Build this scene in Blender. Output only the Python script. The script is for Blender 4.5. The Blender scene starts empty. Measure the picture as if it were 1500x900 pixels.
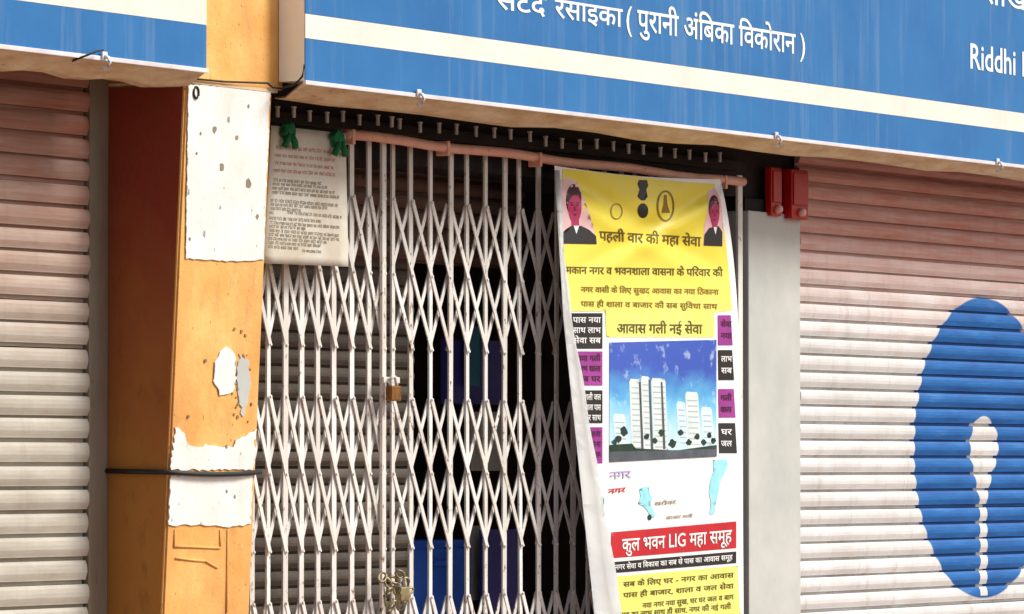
import bpy, bmesh, math, random
from mathutils import Vector, Matrix
random.seed(7)
R = math.radians
sc = bpy.context.scene
COL = sc.collection

# ---------------------------------------------------------------- camera
F = 7000.0                                   # focal length in photo pixels (1500 x 900)
TH = math.atan(F / 4450.0)                   # how obliquely the street front is seen
PITCH = math.atan(230.0 / F)
Z0 = 16.3                                    # metres from the lens to the shop front
fwd = Vector((math.sin(TH) * math.cos(PITCH), math.cos(TH) * math.cos(PITCH), math.sin(PITCH)))
right = Vector((math.cos(TH), -math.sin(TH), 0.0))
upv = right.cross(fwd)
CAM = Vector((-Z0 * math.sin(TH), -Z0 * math.cos(TH), 1.5))
cd = bpy.data.cameras.new('camera')
cam = bpy.data.objects.new('camera', cd)
COL.objects.link(cam)
m = Matrix((right, upv, -fwd)).transposed().to_4x4()
m.translation = CAM
cam.matrix_world = m
cd.sensor_width = 36.0
cd.lens = F / 1500.0 * 36.0
cd.clip_start = 0.1
cd.clip_end = 2000.0
sc.camera = cam

# ---------------------------------------------------------------- light
SUN_EL, SUN_AZ = R(43), R(32)                # azimuth: from straight out of the front (-y) towards +x
w = bpy.data.worlds.new('World')
sc.world = w
w.use_nodes = True
nt = w.node_tree
bg = nt.nodes['Background']
sky = nt.nodes.new('ShaderNodeTexSky')
sky.sky_type = 'NISHITA'
sky.sun_disc = False
sky.sun_elevation = SUN_EL
sky.sun_rotation = R(180) - SUN_AZ
sky.air_density = 1.0
sky.dust_density = 3.0
nt.links.new(sky.outputs[0], bg.inputs['Color'])
bg.inputs['Strength'].default_value = 0.10
sd = bpy.data.lights.new('sun', 'SUN')
sd.energy = 3.0
sd.angle = R(18)
sd.color = (1.0, 0.97, 0.92)
so = bpy.data.objects.new('sun', sd)
COL.objects.link(so)
sdir = Vector((math.sin(SUN_AZ) * math.cos(SUN_EL), -math.cos(SUN_AZ) * math.cos(SUN_EL), math.sin(SUN_EL)))
so.rotation_euler = sdir.to_track_quat('Z', 'Y').to_euler()
so.location = sdir * 30
sc.view_settings.view_transform = 'Standard'
sc.view_settings.look = 'None'
sc.view_settings.exposure = 0.36
sc.view_settings.gamma = 1.0

# ---------------------------------------------------------------- helpers
def P(px, py, y):
    """point of the plane at depth y that lies on the sight line of a photo pixel"""
    d = fwd * F + right * (px - 750.0) + upv * (450.0 - py)
    return CAM + d * ((y - CAM.y) / d.y)

def X(px, y): return P(px, 680, y).x
def Zat(py, px, y): return P(px, py, y).z

def depth_for(x, px):
    """depth y at which a vertical edge standing at x is seen in photo column px"""
    t = math.tan(math.atan((px - 750.0) / F))
    # u = ((x-cx) cosT - (y-cy) sinT) / ((x-cx) sinT + (y-cy) cosT)
    dx = x - CAM.x
    c, s = math.cos(TH), math.sin(TH)
    dy = dx * (c - t * s) / (s + t * c)
    return CAM.y + dy

def lin(r, g, b):
    f = lambda v: (v / 255.0) / 12.92 if v / 255.0 <= 0.04045 else ((v / 255.0 + 0.055) / 1.055) ** 2.4
    return (f(r), f(g), f(b), 1.0)

class NB:
    def __init__(self, name):
        self.m = bpy.data.materials.new(name)
        self.m.use_nodes = True
        self.t = self.m.node_tree
        self.b = self.t.nodes['Principled BSDF']
        self.geo = self.t.nodes.new('ShaderNodeNewGeometry')
        self.pos = self.geo.outputs['Position']
    def n(self, typ, **kw):
        o = self.t.nodes.new(typ)
        for k, v in kw.items(): setattr(o, k, v)
        return o
    def l(self, a, b): self.t.links.new(a, b)
    def math(self, op, a, b=None, c=None, clamp=False):
        o = self.n('ShaderNodeMath', operation=op); o.use_clamp = clamp
        for i, v in enumerate((a, b, c)):
            if v is None: continue
            if isinstance(v, (int, float)): o.inputs[i].default_value = v
            else: self.l(v, o.inputs[i])
        return o.outputs[0]
    def noise(self, scale, stretch=(1, 1, 1), detail=5, rough=0.6, off=(0, 0, 0)):
        mp = self.n('ShaderNodeMapping')
        mp.inputs['Scale'].default_value = stretch
        mp.inputs['Location'].default_value = off
        self.l(self.pos, mp.inputs['Vector'])
        o = self.n('ShaderNodeTexNoise')
        o.inputs['Scale'].default_value = scale
        o.inputs['Detail'].default_value = detail
        o.inputs['Roughness'].default_value = rough
        self.l(mp.outputs[0], o.inputs['Vector'])
        return o.outputs['Fac']
    def ramp(self, fac, a, b):
        o = self.n('ShaderNodeMapRange'); o.clamp = True
        o.inputs['From Min'].default_value = a
        o.inputs['From Max'].default_value = b
        self.l(fac, o.inputs['Value'])
        return o.outputs[0]
    def mix(self, fac, a, b):
        o = self.n('ShaderNodeMix', data_type='RGBA')
        for s, v in ((o.inputs[0], fac), (o.inputs[6], a), (o.inputs[7], b)):
            if isinstance(v, (int, float)): s.default_value = v
            elif isinstance(v, tuple): s.default_value = v
            else: self.l(v, s)
        return o.outputs[2]
    def out(self, col, rough=0.6, bump=None, strength=0.2, dist=0.01, metal=0.0, spec=0.4):
        if isinstance(col, tuple): self.b.inputs['Base Color'].default_value = col
        else: self.l(col, self.b.inputs['Base Color'])
        self.b.inputs['Roughness'].default_value = rough
        self.b.inputs['Metallic'].default_value = metal
        self.b.inputs['Specular IOR Level'].default_value = spec
        if bump is not None:
            o = self.n('ShaderNodeBump')
            o.inputs['Strength'].default_value = strength
            o.inputs['Distance'].default_value = dist
            self.l(bump, o.inputs['Height'])
            self.l(o.outputs[0], self.b.inputs['Normal'])
        return self.m

def worn(name, c1, c2, scale=6, stretch=(1, 1, 1), rough=0.6, bump=0.15, lo=0.35, hi=0.7, dirt=None, dscale=30, dlo=0.62, dhi=0.72, spec=0.4, metal=0.0):
    k = NB(name)
    n1 = k.noise(scale, stretch)
    col = k.mix(k.ramp(n1, lo, hi), c1, c2)
    n2 = k.noise(dscale, stretch, 6, 0.7, (3, 5, 7))
    if dirt: col = k.mix(k.ramp(n2, dlo, dhi), col, dirt)
    return k.out(col, rough, n2, bump, 0.01, metal, spec)

def mesh_obj(name, bm, mat=None, parent=None, smooth=False):
    me = bpy.data.meshes.new(name)
    bmesh.ops.recalc_face_normals(bm, faces=bm.faces)
    bm.to_mesh(me); bm.free()
    if smooth:
        for p in me.polygons: p.use_smooth = True
    if mat: me.materials.append(mat)
    return link(name, me, parent)

def link(name, me, parent=None):
    o = bpy.data.objects.new(name, me)
    COL.objects.link(o)
    if parent:
        o.parent = parent
        o.matrix_parent_inverse = Matrix.Translation(parent.matrix_basis.translation).inverted()
    return o

def thing(name, label, cat, loc=(0, 0, 0), group=None):
    o = bpy.data.objects.new(name, None)
    o.empty_display_size = 0.1
    COL.objects.link(o)
    o.location = loc
    return tag(o, label, cat, group)

def tag(o, label, cat, group=None):
    o['label'] = label; o['category'] = cat
    if group: o['group'] = group
    return o

def box(bm, lo, hi, bev=0.0):
    r = bmesh.ops.create_cube(bm, size=1.0)
    lo, hi = Vector(lo), Vector(hi)
    for v in r['verts']:
        v.co = Vector((lo[i] + (v.co[i] + 0.5) * (hi[i] - lo[i]) for i in range(3)))
    if bev:
        es = list({e for v in r['verts'] for e in v.link_edges})
        bmesh.ops.bevel(bm, geom=es, offset=bev, segments=2, affect='EDGES', profile=0.6)
    return bm

def hexa(bm, pts):
    """8 corners: bottom ring of 4, then top ring of 4"""
    v = [bm.verts.new(p) for p in pts]
    for f in ((3, 2, 1, 0), (4, 5, 6, 7), (0, 1, 5, 4), (1, 2, 6, 5), (2, 3, 7, 6), (3, 0, 4, 7)):
        bm.faces.new([v[i] for i in f])

def tube(bm, pts, rad, seg=8, closed=False):
    pts = [Vector(p) for p in pts]
    rings = []
    n = len(pts)
    for i, p in enumerate(pts):
        if closed: t = pts[(i + 1) % n] - pts[i - 1]
        else: t = pts[min(i + 1, n - 1)] - pts[max(i - 1, 0)]
        t.normalize()
        a = t.orthogonal().normalized() if abs(t.z) < 0.9 else Vector((1, 0, 0)).cross(t).normalized()
        if abs(t.z) < 0.9: a = Vector((0, 0, 1)).cross(t).normalized()
        b = t.cross(a)
        rings.append([bm.verts.new(p + (a * math.cos(2 * math.pi * k / seg) + b * math.sin(2 * math.pi * k / seg)) * rad) for k in range(seg)])
    for i in range(n if closed else n - 1):
        r0, r1 = rings[i], rings[(i + 1) % n]
        for k in range(seg):
            bm.faces.new((r0[k], r0[(k + 1) % seg], r1[(k + 1) % seg], r1[k]))
    if not closed:
        bm.faces.new(rings[0]); bm.faces.new(rings[-1])

NBM = bmesh.new

# ---------------------------------------------------------------- materials
WHITE = lin(238, 236, 230)
M = {}
def streaked(name, c1, c2, scale, rough=.45, bump=.03):
    """vinyl with faded clouds, run-off streaks and specks of dust"""
    k = NB(name)
    n1 = k.noise(scale, (1, 1, 1), 5, .6); n2 = k.noise(9, (2.2, 1, .12), 5, .65, (3, 1, 4)); n3 = k.noise(48, (1, 1, 1), 4, .6, (1, 6, 2))
    col = k.mix(k.ramp(n1, .3, .7), c1, c2)
    col = k.mix(k.math('MULTIPLY', k.ramp(n2, .52, .78), .30), col, lin(150, 168, 180))
    col = k.mix(k.math('MULTIPLY', k.ramp(n3, .66, .76), .25), col, lin(60, 70, 80))
    return k.out(col, rough, n1, .10, .03)
M['road'] = worn('dusty_road', (0.22, 0.135, 0.10, 1), (0.27, 0.17, 0.13, 1), 3, rough=0.9, dirt=(0.2, 0.12, 0.09, 1))
M['paver'] = worn('pavement_stone', (0.30, 0.17, 0.125, 1), (0.35, 0.21, 0.155, 1), 4, rough=0.85, dirt=(0.26, 0.14, 0.1, 1))
M['kerb'] = worn('kerb_stone', (0.4, 0.36, 0.31, 1), (0.3, 0.27, 0.23, 1), 5, rough=0.9)
M['dark_wall'] = worn('shade_dark_lintel_plaster', (0.03, 0.022, 0.02, 1), (0.012, 0.01, 0.01, 1), 5, rough=0.9)  # deep shade of the recess put into a near black colour
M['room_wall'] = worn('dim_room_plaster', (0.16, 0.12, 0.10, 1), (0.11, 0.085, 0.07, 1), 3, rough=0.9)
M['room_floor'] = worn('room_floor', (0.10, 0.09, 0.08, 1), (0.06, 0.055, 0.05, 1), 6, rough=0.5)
M['grey_paint'] = worn('grey_wall_paint', lin(196, 197, 190), lin(178, 182, 176), 4, rough=0.75, dirt=lin(150, 150, 140), dscale=22, dlo=.66, dhi=.8, bump=.12)
M['guide'] = worn('grey_green_steel', lin(146, 138, 118), lin(118, 98, 74), 5, (1, 1, .3), rough=0.55, dirt=lin(100, 76, 56))
M['sign_blue'] = streaked('blue_sign_vinyl', lin(22, 100, 162), lin(36, 114, 174), 2.5, rough=0.45, bump=.03)
M['sign_white'] = worn('white_sign_vinyl', lin(236, 233, 218), lin(220, 216, 204), 5, rough=0.45, bump=.03)
M['sign_trim'] = worn('pale_aluminium_trim', lin(226, 222, 222), lin(205, 198, 196), 9, rough=0.4, bump=.05)
M['sign_end'] = worn('sign_end_sheet', lin(246, 246, 240), lin(236, 240, 230), 7, rough=0.5, bump=.05)
M['soffit'] = worn('rusty_sign_underside', lin(226, 206, 168), lin(196, 160, 118), 7, (1, 3, 3), rough=0.7, dirt=lin(170, 104, 66), dscale=14)
k = NB('chipped_gate_paint')
oi = k.n('ShaderNodeObjectInfo')
n = k.noise(9, (1, 1, .35), 5, .65); n2 = k.noise(60, (1, 1, .5), 5, .7, (3, 5, 7)); n3 = k.noise(2.2, (1, 1, 1), 3, .5)
col = k.mix(oi.outputs['Random'], lin(238, 236, 230), lin(212, 210, 202))
col = k.mix(k.math('MULTIPLY', k.ramp(n, .45, .7), .6), col, lin(196, 186, 172))
col = k.mix(k.ramp(k.math('ADD', n2, k.math('MULTIPLY', k.math('SUBTRACT', n3, .5), .35)), .60, .68), col, lin(122, 84, 58))
M['steel'] = k.out(col, .5, n2, .2, .004)
M['pink'] = worn('faded_pink_paint', lin(232, 182, 160), lin(220, 156, 132), 10, rough=0.55, dirt=lin(150, 84, 60))
M['black'] = worn('black_rubber', (0.012, 0.012, 0.012, 1), (0.02, 0.02, 0.02, 1), 9, rough=0.6)
M['brown_slat'] = worn('brown_inner_slats', lin(120, 92, 76), lin(92, 66, 54), 7, rough=0.7, dirt=lin(70, 40, 30))
M['grey_slat'] = worn('grey_inner_slats', lin(112, 102, 90), lin(84, 76, 68), 7, rough=0.7, dirt=lin(96, 72, 60))
M['blue_panel'] = worn('deep_blue_panel', lin(30, 84, 190), lin(44, 104, 206), 5, rough=0.5)
M['purple_panel'] = worn('violet_blue_panel', lin(84, 80, 176), lin(72, 70, 160), 5, rough=0.5)
M['teal_panel'] = worn('teal_panel', lin(40, 130, 160), lin(50, 140, 170), 5, rough=0.5)
M['paper_in'] = worn('inside_paper', lin(206, 206, 190), lin(190, 190, 170), 8, rough=0.8)
M['red'] = worn('red_enamel', lin(190, 18, 16), lin(150, 10, 12), 9, rough=0.4, dirt=lin(90, 10, 10))
M['knob'] = worn('pale_knob', lin(226, 170, 160), lin(230, 190, 176), 9, rough=0.5)
M['green'] = worn('green_cloth', lin(12, 118, 70), lin(8, 86, 50), 14, rough=0.8)
M['brass'] = worn('weathered_brass', lin(156, 110, 56), lin(110, 66, 34), 30, rough=0.4, metal=.6)
M['chain'] = worn('dull_chain', lin(170, 160, 120), lin(120, 100, 74), 30, rough=0.45, metal=.5)
M['letter'] = worn('white_letters', lin(240, 244, 240), lin(226, 236, 232), 8, rough=0.45, bump=.02)
M['white'] = worn('white_print', lin(240, 240, 236), lin(232, 232, 230), 6, rough=0.5, bump=.03)
M['ink'] = worn('black_print', lin(24, 20, 20), lin(34, 30, 26), 8, rough=0.5, bump=.02)
M['olive_ink'] = worn('olive_print', lin(84, 66, 20), lin(110, 92, 36), 14, rough=0.5, bump=.02)
M['purple'] = worn('magenta_print', lin(158, 52, 146), lin(140, 40, 128), 8, rough=0.5, bump=.02)
M['crimson'] = worn('red_print', lin(196, 26, 38), lin(176, 20, 34), 8, rough=0.5, bump=.02)
k = NB('sky_picture_print')
sz_ = k.n('ShaderNodeSeparateXYZ'); k.l(k.pos, sz_.inputs[0])
n = k.noise(7, (1, 1, 1.4), 5, .6); n2 = k.noise(16, (1, 1, 1), 5, .6, (4, 4, 4))
h_ = k.math('ADD', sz_.outputs['Z'], k.math('MULTIPLY', k.math('SUBTRACT', n, .5), .16))
col = k.mix(k.ramp(h_, 1.70, 1.84), lin(96, 188, 230), lin(52, 84, 178))
col = k.mix(k.ramp(h_, 1.57, 1.74), lin(196, 228, 238), col)
col = k.mix(k.math('MULTIPLY', k.ramp(n2, .56, .68), .55), col, lin(206, 230, 240))
M['skyprint'] = k.out(col, .5, n2, .02, .01)
M['skylow'] = worn('cyan_print', lin(60, 166, 222), lin(110, 196, 232), 9, rough=0.5, bump=.02)
M['cloud'] = worn('pale_print', lin(214, 232, 238), lin(196, 222, 232), 12, rough=0.5, bump=.02)
M['tower'] = worn('tower_print', lin(222, 232, 226), lin(200, 214, 212), 14, rough=0.5, bump=.02)
M['leafprint'] = worn('dark_green_print', lin(16, 40, 26), lin(30, 60, 36), 20, rough=0.5, bump=.02)
M['teal'] = worn('teal_print', lin(128, 208, 220), lin(176, 226, 232), 14, rough=0.5, bump=.02)
M['lilac'] = worn('lilac_print', lin(170, 156, 200), lin(190, 180, 214), 14, rough=0.5, bump=.02)
M['skin'] = worn('face_print', lin(168, 34, 84), lin(196, 60, 110), 16, rough=0.5, bump=.02)
M['face_shadow'] = worn('face_shadow_print', lin(120, 24, 62), lin(110, 20, 56), 16, rough=0.5, bump=.02)
M['storey'] = worn('grey_print', lin(176, 192, 196), lin(160, 178, 186), 16, rough=0.5, bump=.02)
M['shadeprint'] = worn('slate_print', lin(86, 92, 98), lin(64, 70, 78), 16, rough=0.5, bump=.02)
M['greenmark'] = worn('green_print', lin(48, 160, 110), lin(60, 170, 120), 16, rough=0.5, bump=.02)
M['hairprint'] = worn('hair_print', lin(70, 14, 34), lin(60, 16, 30), 16, rough=0.5, bump=.02)
M['pinkprint'] = worn('pale_pink_print', lin(226, 178, 180), lin(234, 200, 196), 10, rough=0.5, bump=.02)
M['gold'] = worn('ochre_print', lin(150, 116, 20), lin(120, 92, 16), 14, rough=0.5, bump=.02)
M['faint'] = worn('faded_grey_print', lin(150, 138, 118), lin(128, 118, 100), 10, rough=0.7, bump=.02)
M['scuff'] = worn('scuffed_plaster', lin(168, 124, 70), lin(140, 112, 80), 30, rough=0.85)
M['faint_red'] = worn('faded_red_print', lin(196, 140, 122), lin(180, 120, 104), 10, rough=0.7, bump=.02)

k = NB('yellow_banner_vinyl')
z = k.n('ShaderNodeSeparateXYZ'); k.l(k.pos, z.inputs[0])
n = k.noise(9, (1, 1, .6)); n2 = k.noise(40)
up = k.ramp(z.outputs['Z'], 2.02, 2.30)
col = k.mix(up, lin(230, 232, 122), lin(234, 214, 58))
col = k.mix(k.math('MULTIPLY', k.ramp(n, .4, .7), .5), col, lin(236, 224, 84))
M['yellow'] = k.out(col, 0.42, n2, .05, .01)

k = NB('notice_paper')
n = k.noise(7); n2 = k.noise(45)
M['notice'] = k.out(k.mix(k.ramp(n, .35, .65), lin(214, 212, 200), lin(198, 190, 170)), 0.8, n2, .1, .005)

# ---- ochre pillar paint with wear
k = NB('ochre_pillar_paint')
n = k.noise(5); n2 = k.noise(26, (1, 1, 1), 6, .7); n3 = k.noise(70, (1, 1, .7), 3, .6, (9, 2, 4)); n4 = k.noise(1.6, (2, 2, .6), 4)
col = k.mix(k.ramp(n, .35, .68), lin(240, 192, 116), lin(226, 164, 82))
col = k.mix(k.math('MULTIPLY', k.ramp(n4, .45, .68), .7), col, lin(206, 142, 76))
n6 = k.noise(11, (1.6, 1, .5), 6, .72, (2, 9, 1))
col = k.mix(k.math('MULTIPLY', k.ramp(n6, .54, .72), .55), col, lin(186, 140, 92))
col = k.mix(k.ramp(n3, .66, .74), col, lin(150, 104, 44))
col = k.mix(k.ramp(n2, .68, .74), col, lin(232, 200, 150))
M['ochre'] = k.out(col, 0.75, n2, .35, .01)

k = NB('old_whitewash')
n = k.noise(6); n3 = k.noise(30, (1, 1, .8), 2, .5, (4, 2, 8)); n2 = k.noise(60)
col = k.mix(k.ramp(n, .35, .7), lin(238, 237, 233), lin(222, 220, 210))
n6 = k.noise(13, (1.6, 1, .5), 6, .7, (2, 9, 1))
col = k.mix(k.math('MULTIPLY', k.ramp(n6, .56, .74), .4), col, lin(206, 190, 160))
col = k.mix(k.math('MULTIPLY', k.ramp(n3, .70, .74), .75), col, lin(120, 112, 104))
M['whitewash'] = k.out(col, 0.8, n2, .2, .006)

# ---- rolling shutters
def shutter_mat(name, base, dark, rust, shade_tint, logo=None):
    k = NB(name)
    n = k.noise(3.5, (1, 1, 3)); n2 = k.noise(26, (.35, 1, 2.2), 5, .65); n3 = k.noise(8, (.5, 1, 3), 5, .65, (5, 1, 2))
    sx = k.n('ShaderNodeSeparateXYZ'); k.l(k.pos, sx.inputs[0])
    col = k.mix(k.ramp(n, .35, .7), base, dark)
    oi = k.n('ShaderNodeObjectInfo')
    col = k.mix(k.math('MULTIPLY', oi.outputs['Random'], .5), col, dark)
    n7 = k.noise(5, (3.2, 1, .35), 6, .7, (7, 1, 3))
    col = k.mix(k.math('MULTIPLY', k.ramp(n7, .52, .76), .45), col, lin(150, 138, 122))
    if logo:
        cx, cz, r, hr, hz, sw, sb = logo
        dx = k.math('SUBTRACT', sx.outputs['X'], cx)
        dz = k.math('SUBTRACT', sx.outputs['Z'], cz)
        wob = k.math('MULTIPLY', k.math('SUBTRACT', n2, .5), .003)
        def disc(ox, oz, rr):
            a = k.math('SUBTRACT', dx, ox); b = k.math('SUBTRACT', dz, oz)
            d = k.math('SQRT', k.math('ADD', k.math('MULTIPLY', a, a), k.math('MULTIPLY', b, b)))
            d = k.math('ADD', d, wob)
            o = k.n('ShaderNodeMapRange'); o.clamp = True
            o.inputs['From Min'].default_value = rr - .003; o.inputs['From Max'].default_value = rr + .003
            o.inputs['To Min'].default_value = 1; o.inputs['To Max'].default_value = 0
            k.l(d, o.inputs['Value']); return o.outputs[0]
        big = disc(0, 0, r)
        hole = disc(0, hz, hr)
        # slot, widening a little where it leaves the hole
        t = k.ramp(dz, hz - hr * 1.75, hz - hr * .7)
        half = k.math('ADD', k.math('MULTIPLY', t, hr * .45), sw)
        ins = k.math('LESS_THAN', k.math('ABSOLUTE', k.math('SUBTRACT', dx, -.006)), half)
        ins = k.math('MULTIPLY', ins, k.math('LESS_THAN', dz, hz))
        ins = k.math('MULTIPLY', ins, k.math('GREATER_THAN', dz, sb))
        mask = k.math('MULTIPLY', big, k.math('SUBTRACT', 1.0, k.math('MAXIMUM', hole, ins)))
        blue = k.mix(k.ramp(n3, .35, .7), lin(10, 84, 152), lin(30, 108, 178))
        col = k.mix(mask, col, blue)
    if not logo: blue = None; mask = None
    # warm shade under the sign painted into the upper slats, and rust scuffs
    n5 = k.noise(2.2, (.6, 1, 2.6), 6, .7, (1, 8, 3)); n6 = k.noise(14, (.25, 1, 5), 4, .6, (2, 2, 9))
    run = k.ramp(k.math('ADD', sx.outputs['Z'], k.math('MULTIPLY', k.math('SUBTRACT', n5, .5), .5)), shade_tint[0], shade_tint[1])  # run: height ramp of the painted shade
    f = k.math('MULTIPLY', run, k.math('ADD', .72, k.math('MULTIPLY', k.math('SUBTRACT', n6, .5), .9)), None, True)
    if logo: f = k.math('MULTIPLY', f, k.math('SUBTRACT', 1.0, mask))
    col = k.mix(f, col, shade_tint[2])
    f = k.math('MULTIPLY', k.ramp(n3, .60, .74), .45)
    if logo: f = k.math('MULTIPLY', f, k.math('SUBTRACT', 1.0, k.math('MULTIPLY', mask, .85)))
    col = k.mix(f, col, rust)
    return k.out(col, 0.52, n2, .12, .008, 0.0, .3)

def slat_mesh(name, x0, x1, p, mat, bulge=.0072, nseg=1):
    """one interlocking slat: a bulged face over a hooked groove, closed at the back"""
    prof = [(.0165, 0.0), (.0165, .17 * p), (.0, .175 * p), (-bulge * .1, .22 * p), (-bulge * .62, .36 * p), (-bulge, .48 * p), (-bulge * 1.05, .66 * p), (-bulge * .8, .84 * p), (-bulge * .2, .97 * p), (.0, .999 * p), (.018, .999 * p), (.018, 0.0)]
    bm = NBM()
    rings = [[bm.verts.new((x0 + (x1 - x0) * i / nseg, y, z)) for (y, z) in prof] for i in range(nseg + 1)]
    for i in range(nseg):
        a, b = rings[i], rings[i + 1]
        for j in range(len(prof)):
            j2 = (j + 1) % len(prof)
            bm.faces.new((a[j], b[j], b[j2], a[j2]))
    bm.faces.new(rings[0]); bm.faces.new(rings[-1][::-1])
    bmesh.ops.recalc_face_normals(bm, faces=bm.faces)
    me = bpy.data.meshes.new(name); bm.to_mesh(me); bm.free()
    me.materials.append(mat)
    return me

def shutter(label, x0, x1, z0, z1, p, mat, phase, y=0.0):
    t = thing('roller_shutter', label, 'roller shutter', ((x0 + x1) / 2, y, PAV), 'roller shutters closed over the shop fronts')
    me = slat_mesh('slat', x0, x1, p, mat)
    zz = phase - math.floor((phase - z0) / p) * p
    while zz < z1:
        o = link('slat', me, t)
        o.location = (random.uniform(-.004, .004), y + random.uniform(-.002, .002), zz)
        o.rotation_euler = (random.uniform(-.06, .06), random.uniform(-.0009, .0009), 0)
        zz += p
    return t

# ================================================================ setting
PAV = 0.14
XL, XR = -9.0, 12.0
bm = NBM(); box(bm, (-300, -300, -0.4), (300, 300, 0.0))
g = mesh_obj('road', bm, M['road']); g['kind'] = 'structure'
bm = NBM(); box(bm, (XL, -1.75, 0.004), (XR, -1.60, PAV + .004), .012)
g = mesh_obj('kerb', bm, M['kerb']); g['kind'] = 'structure'
bm = NBM()
for i in range(int((XR - XL) / .42)):
    for j in range(4):
        x = XL + i * .42
        y0 = -1.595 + j * .4
        box(bm, (x + .004, y0 + .004, .004), (x + .416, y0 + .394, PAV - random.uniform(0, .005)))
g = mesh_obj('pavement', bm, M['paver']); g['kind'] = 'structure'

# ---- key lines of the facade
x_pl = X(158, 0.0)                                # left back corner of the pillar
yT = depth_for(x_pl, 272); yB = depth_for(x_pl, 240)
zT = Zat(122, 272, yT); zB = Zat(900, 240, yB)
x_pr = X(398, yT)
def pil_y(z): return yT + (yB - yT) * (z - zT) / (zB - zT)
x_gr0 = X(1093, 0.0); x_gr1 = X(1169, 0.0)        # grey pier between gate and right shutter
x_sh = X(128, 0.0); x_ch = X(157, 0.0)            # end of left shutter, end of its channel
yS = yT + 0.004                                   # back of the sign boxes
x_s0 = X(406, yS)                                 # left end of the right sign
yF = depth_for(x_s0, 445)                         # sign front plane
x_s1 = X(303, yF)                                 # right end of the left sign
z_sb = Zat(124, 445, yF)                          # bottom edge of the signs
z_st0 = Zat(56, 445, yF); z_st1 = Zat(20, 445, yF)  # white stripe

# ---- building: lintel, ceiling of the recess, side rooms, room behind the gate
bld = thing('shop_building', 'dim plastered shop building behind the shutters and gate under the blue signs', 'building', (0, .2, PAV))
z_l = Zat(236, 1190, 0.0)
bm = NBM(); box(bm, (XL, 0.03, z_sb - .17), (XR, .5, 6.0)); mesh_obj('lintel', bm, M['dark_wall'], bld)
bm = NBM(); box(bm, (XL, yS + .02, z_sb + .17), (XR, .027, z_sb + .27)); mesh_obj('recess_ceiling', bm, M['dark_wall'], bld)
xg0 = x_pl + .06; xg1 = x_gr0
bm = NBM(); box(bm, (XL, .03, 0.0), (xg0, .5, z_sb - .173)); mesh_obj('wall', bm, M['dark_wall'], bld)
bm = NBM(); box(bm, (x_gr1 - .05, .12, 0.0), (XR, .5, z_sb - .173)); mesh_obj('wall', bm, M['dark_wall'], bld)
RD = 3.2
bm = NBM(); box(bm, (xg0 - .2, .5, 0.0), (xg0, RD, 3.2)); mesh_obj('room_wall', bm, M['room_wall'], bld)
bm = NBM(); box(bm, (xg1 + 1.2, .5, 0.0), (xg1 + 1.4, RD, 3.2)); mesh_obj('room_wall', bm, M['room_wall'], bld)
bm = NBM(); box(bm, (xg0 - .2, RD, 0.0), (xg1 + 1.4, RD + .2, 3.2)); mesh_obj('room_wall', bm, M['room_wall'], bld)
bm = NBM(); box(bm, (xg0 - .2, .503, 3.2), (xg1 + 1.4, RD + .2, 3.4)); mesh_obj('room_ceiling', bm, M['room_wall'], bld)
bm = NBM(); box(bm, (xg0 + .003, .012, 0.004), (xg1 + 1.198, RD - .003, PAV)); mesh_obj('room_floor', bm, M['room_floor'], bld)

# ---- grey pier
z_p = Zat(312, 1130, 0.0)
pier = thing('grey_pier', 'plain grey painted wall pier between the folding gate and the emblem shutter', 'wall pier', ((x_gr0 + x_gr1) / 2, 0, PAV))
bm = NBM(); box(bm, (x_gr0, -.012, PAV - .1), (x_gr1, .118, z_p), .006); mesh_obj('pier_face', bm, M['grey_paint'], pier)
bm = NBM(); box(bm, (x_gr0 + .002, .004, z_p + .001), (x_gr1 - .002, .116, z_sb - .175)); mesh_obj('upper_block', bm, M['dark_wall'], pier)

# ================================================================ shutters
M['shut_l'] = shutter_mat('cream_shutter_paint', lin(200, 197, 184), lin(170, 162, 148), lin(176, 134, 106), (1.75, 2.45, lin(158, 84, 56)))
pl = Zat(298, 100, 0) - Zat(332.4, 100, 0)
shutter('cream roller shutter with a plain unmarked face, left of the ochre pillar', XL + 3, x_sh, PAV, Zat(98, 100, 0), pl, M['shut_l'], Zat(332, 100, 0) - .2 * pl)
ls = bpy.data.objects['roller_shutter']
bm = NBM(); box(bm, (x_sh + .004, -.003, PAV), (x_ch, .028, Zat(112, 140, 0)), .004); mesh_obj('guide_channel', bm, M['guide'], ls)
bm = NBM(); box(bm, (x_sh - .03, -.042, PAV), (x_sh + .006, -.028, Zat(112, 128, 0)), .002)
me_l = mesh_obj('channel_lip', bm, M['guide'], ls)
bpy.data.objects.remove(me_l)

cxl = X(1440, 0.0); czl = Zat(656, 1438, 0)
rl = (Zat(436, 1438, 0) - Zat(876, 1438, 0)) / 2
hz = Zat(655, 1438, 0) - czl
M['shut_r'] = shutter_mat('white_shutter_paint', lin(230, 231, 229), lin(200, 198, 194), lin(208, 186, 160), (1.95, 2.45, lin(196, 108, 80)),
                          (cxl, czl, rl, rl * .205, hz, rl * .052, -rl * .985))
pr = Zat(341, 1190, 0) - Zat(366, 1190, 0)
shutter('white roller shutter painted with a blue disc and keyhole emblem', x_gr1 + .004, XR - 3, PAV, Zat(240, 1190, 0), pr, M['shut_r'], Zat(366, 1190, 0) - .2 * pr)

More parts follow.
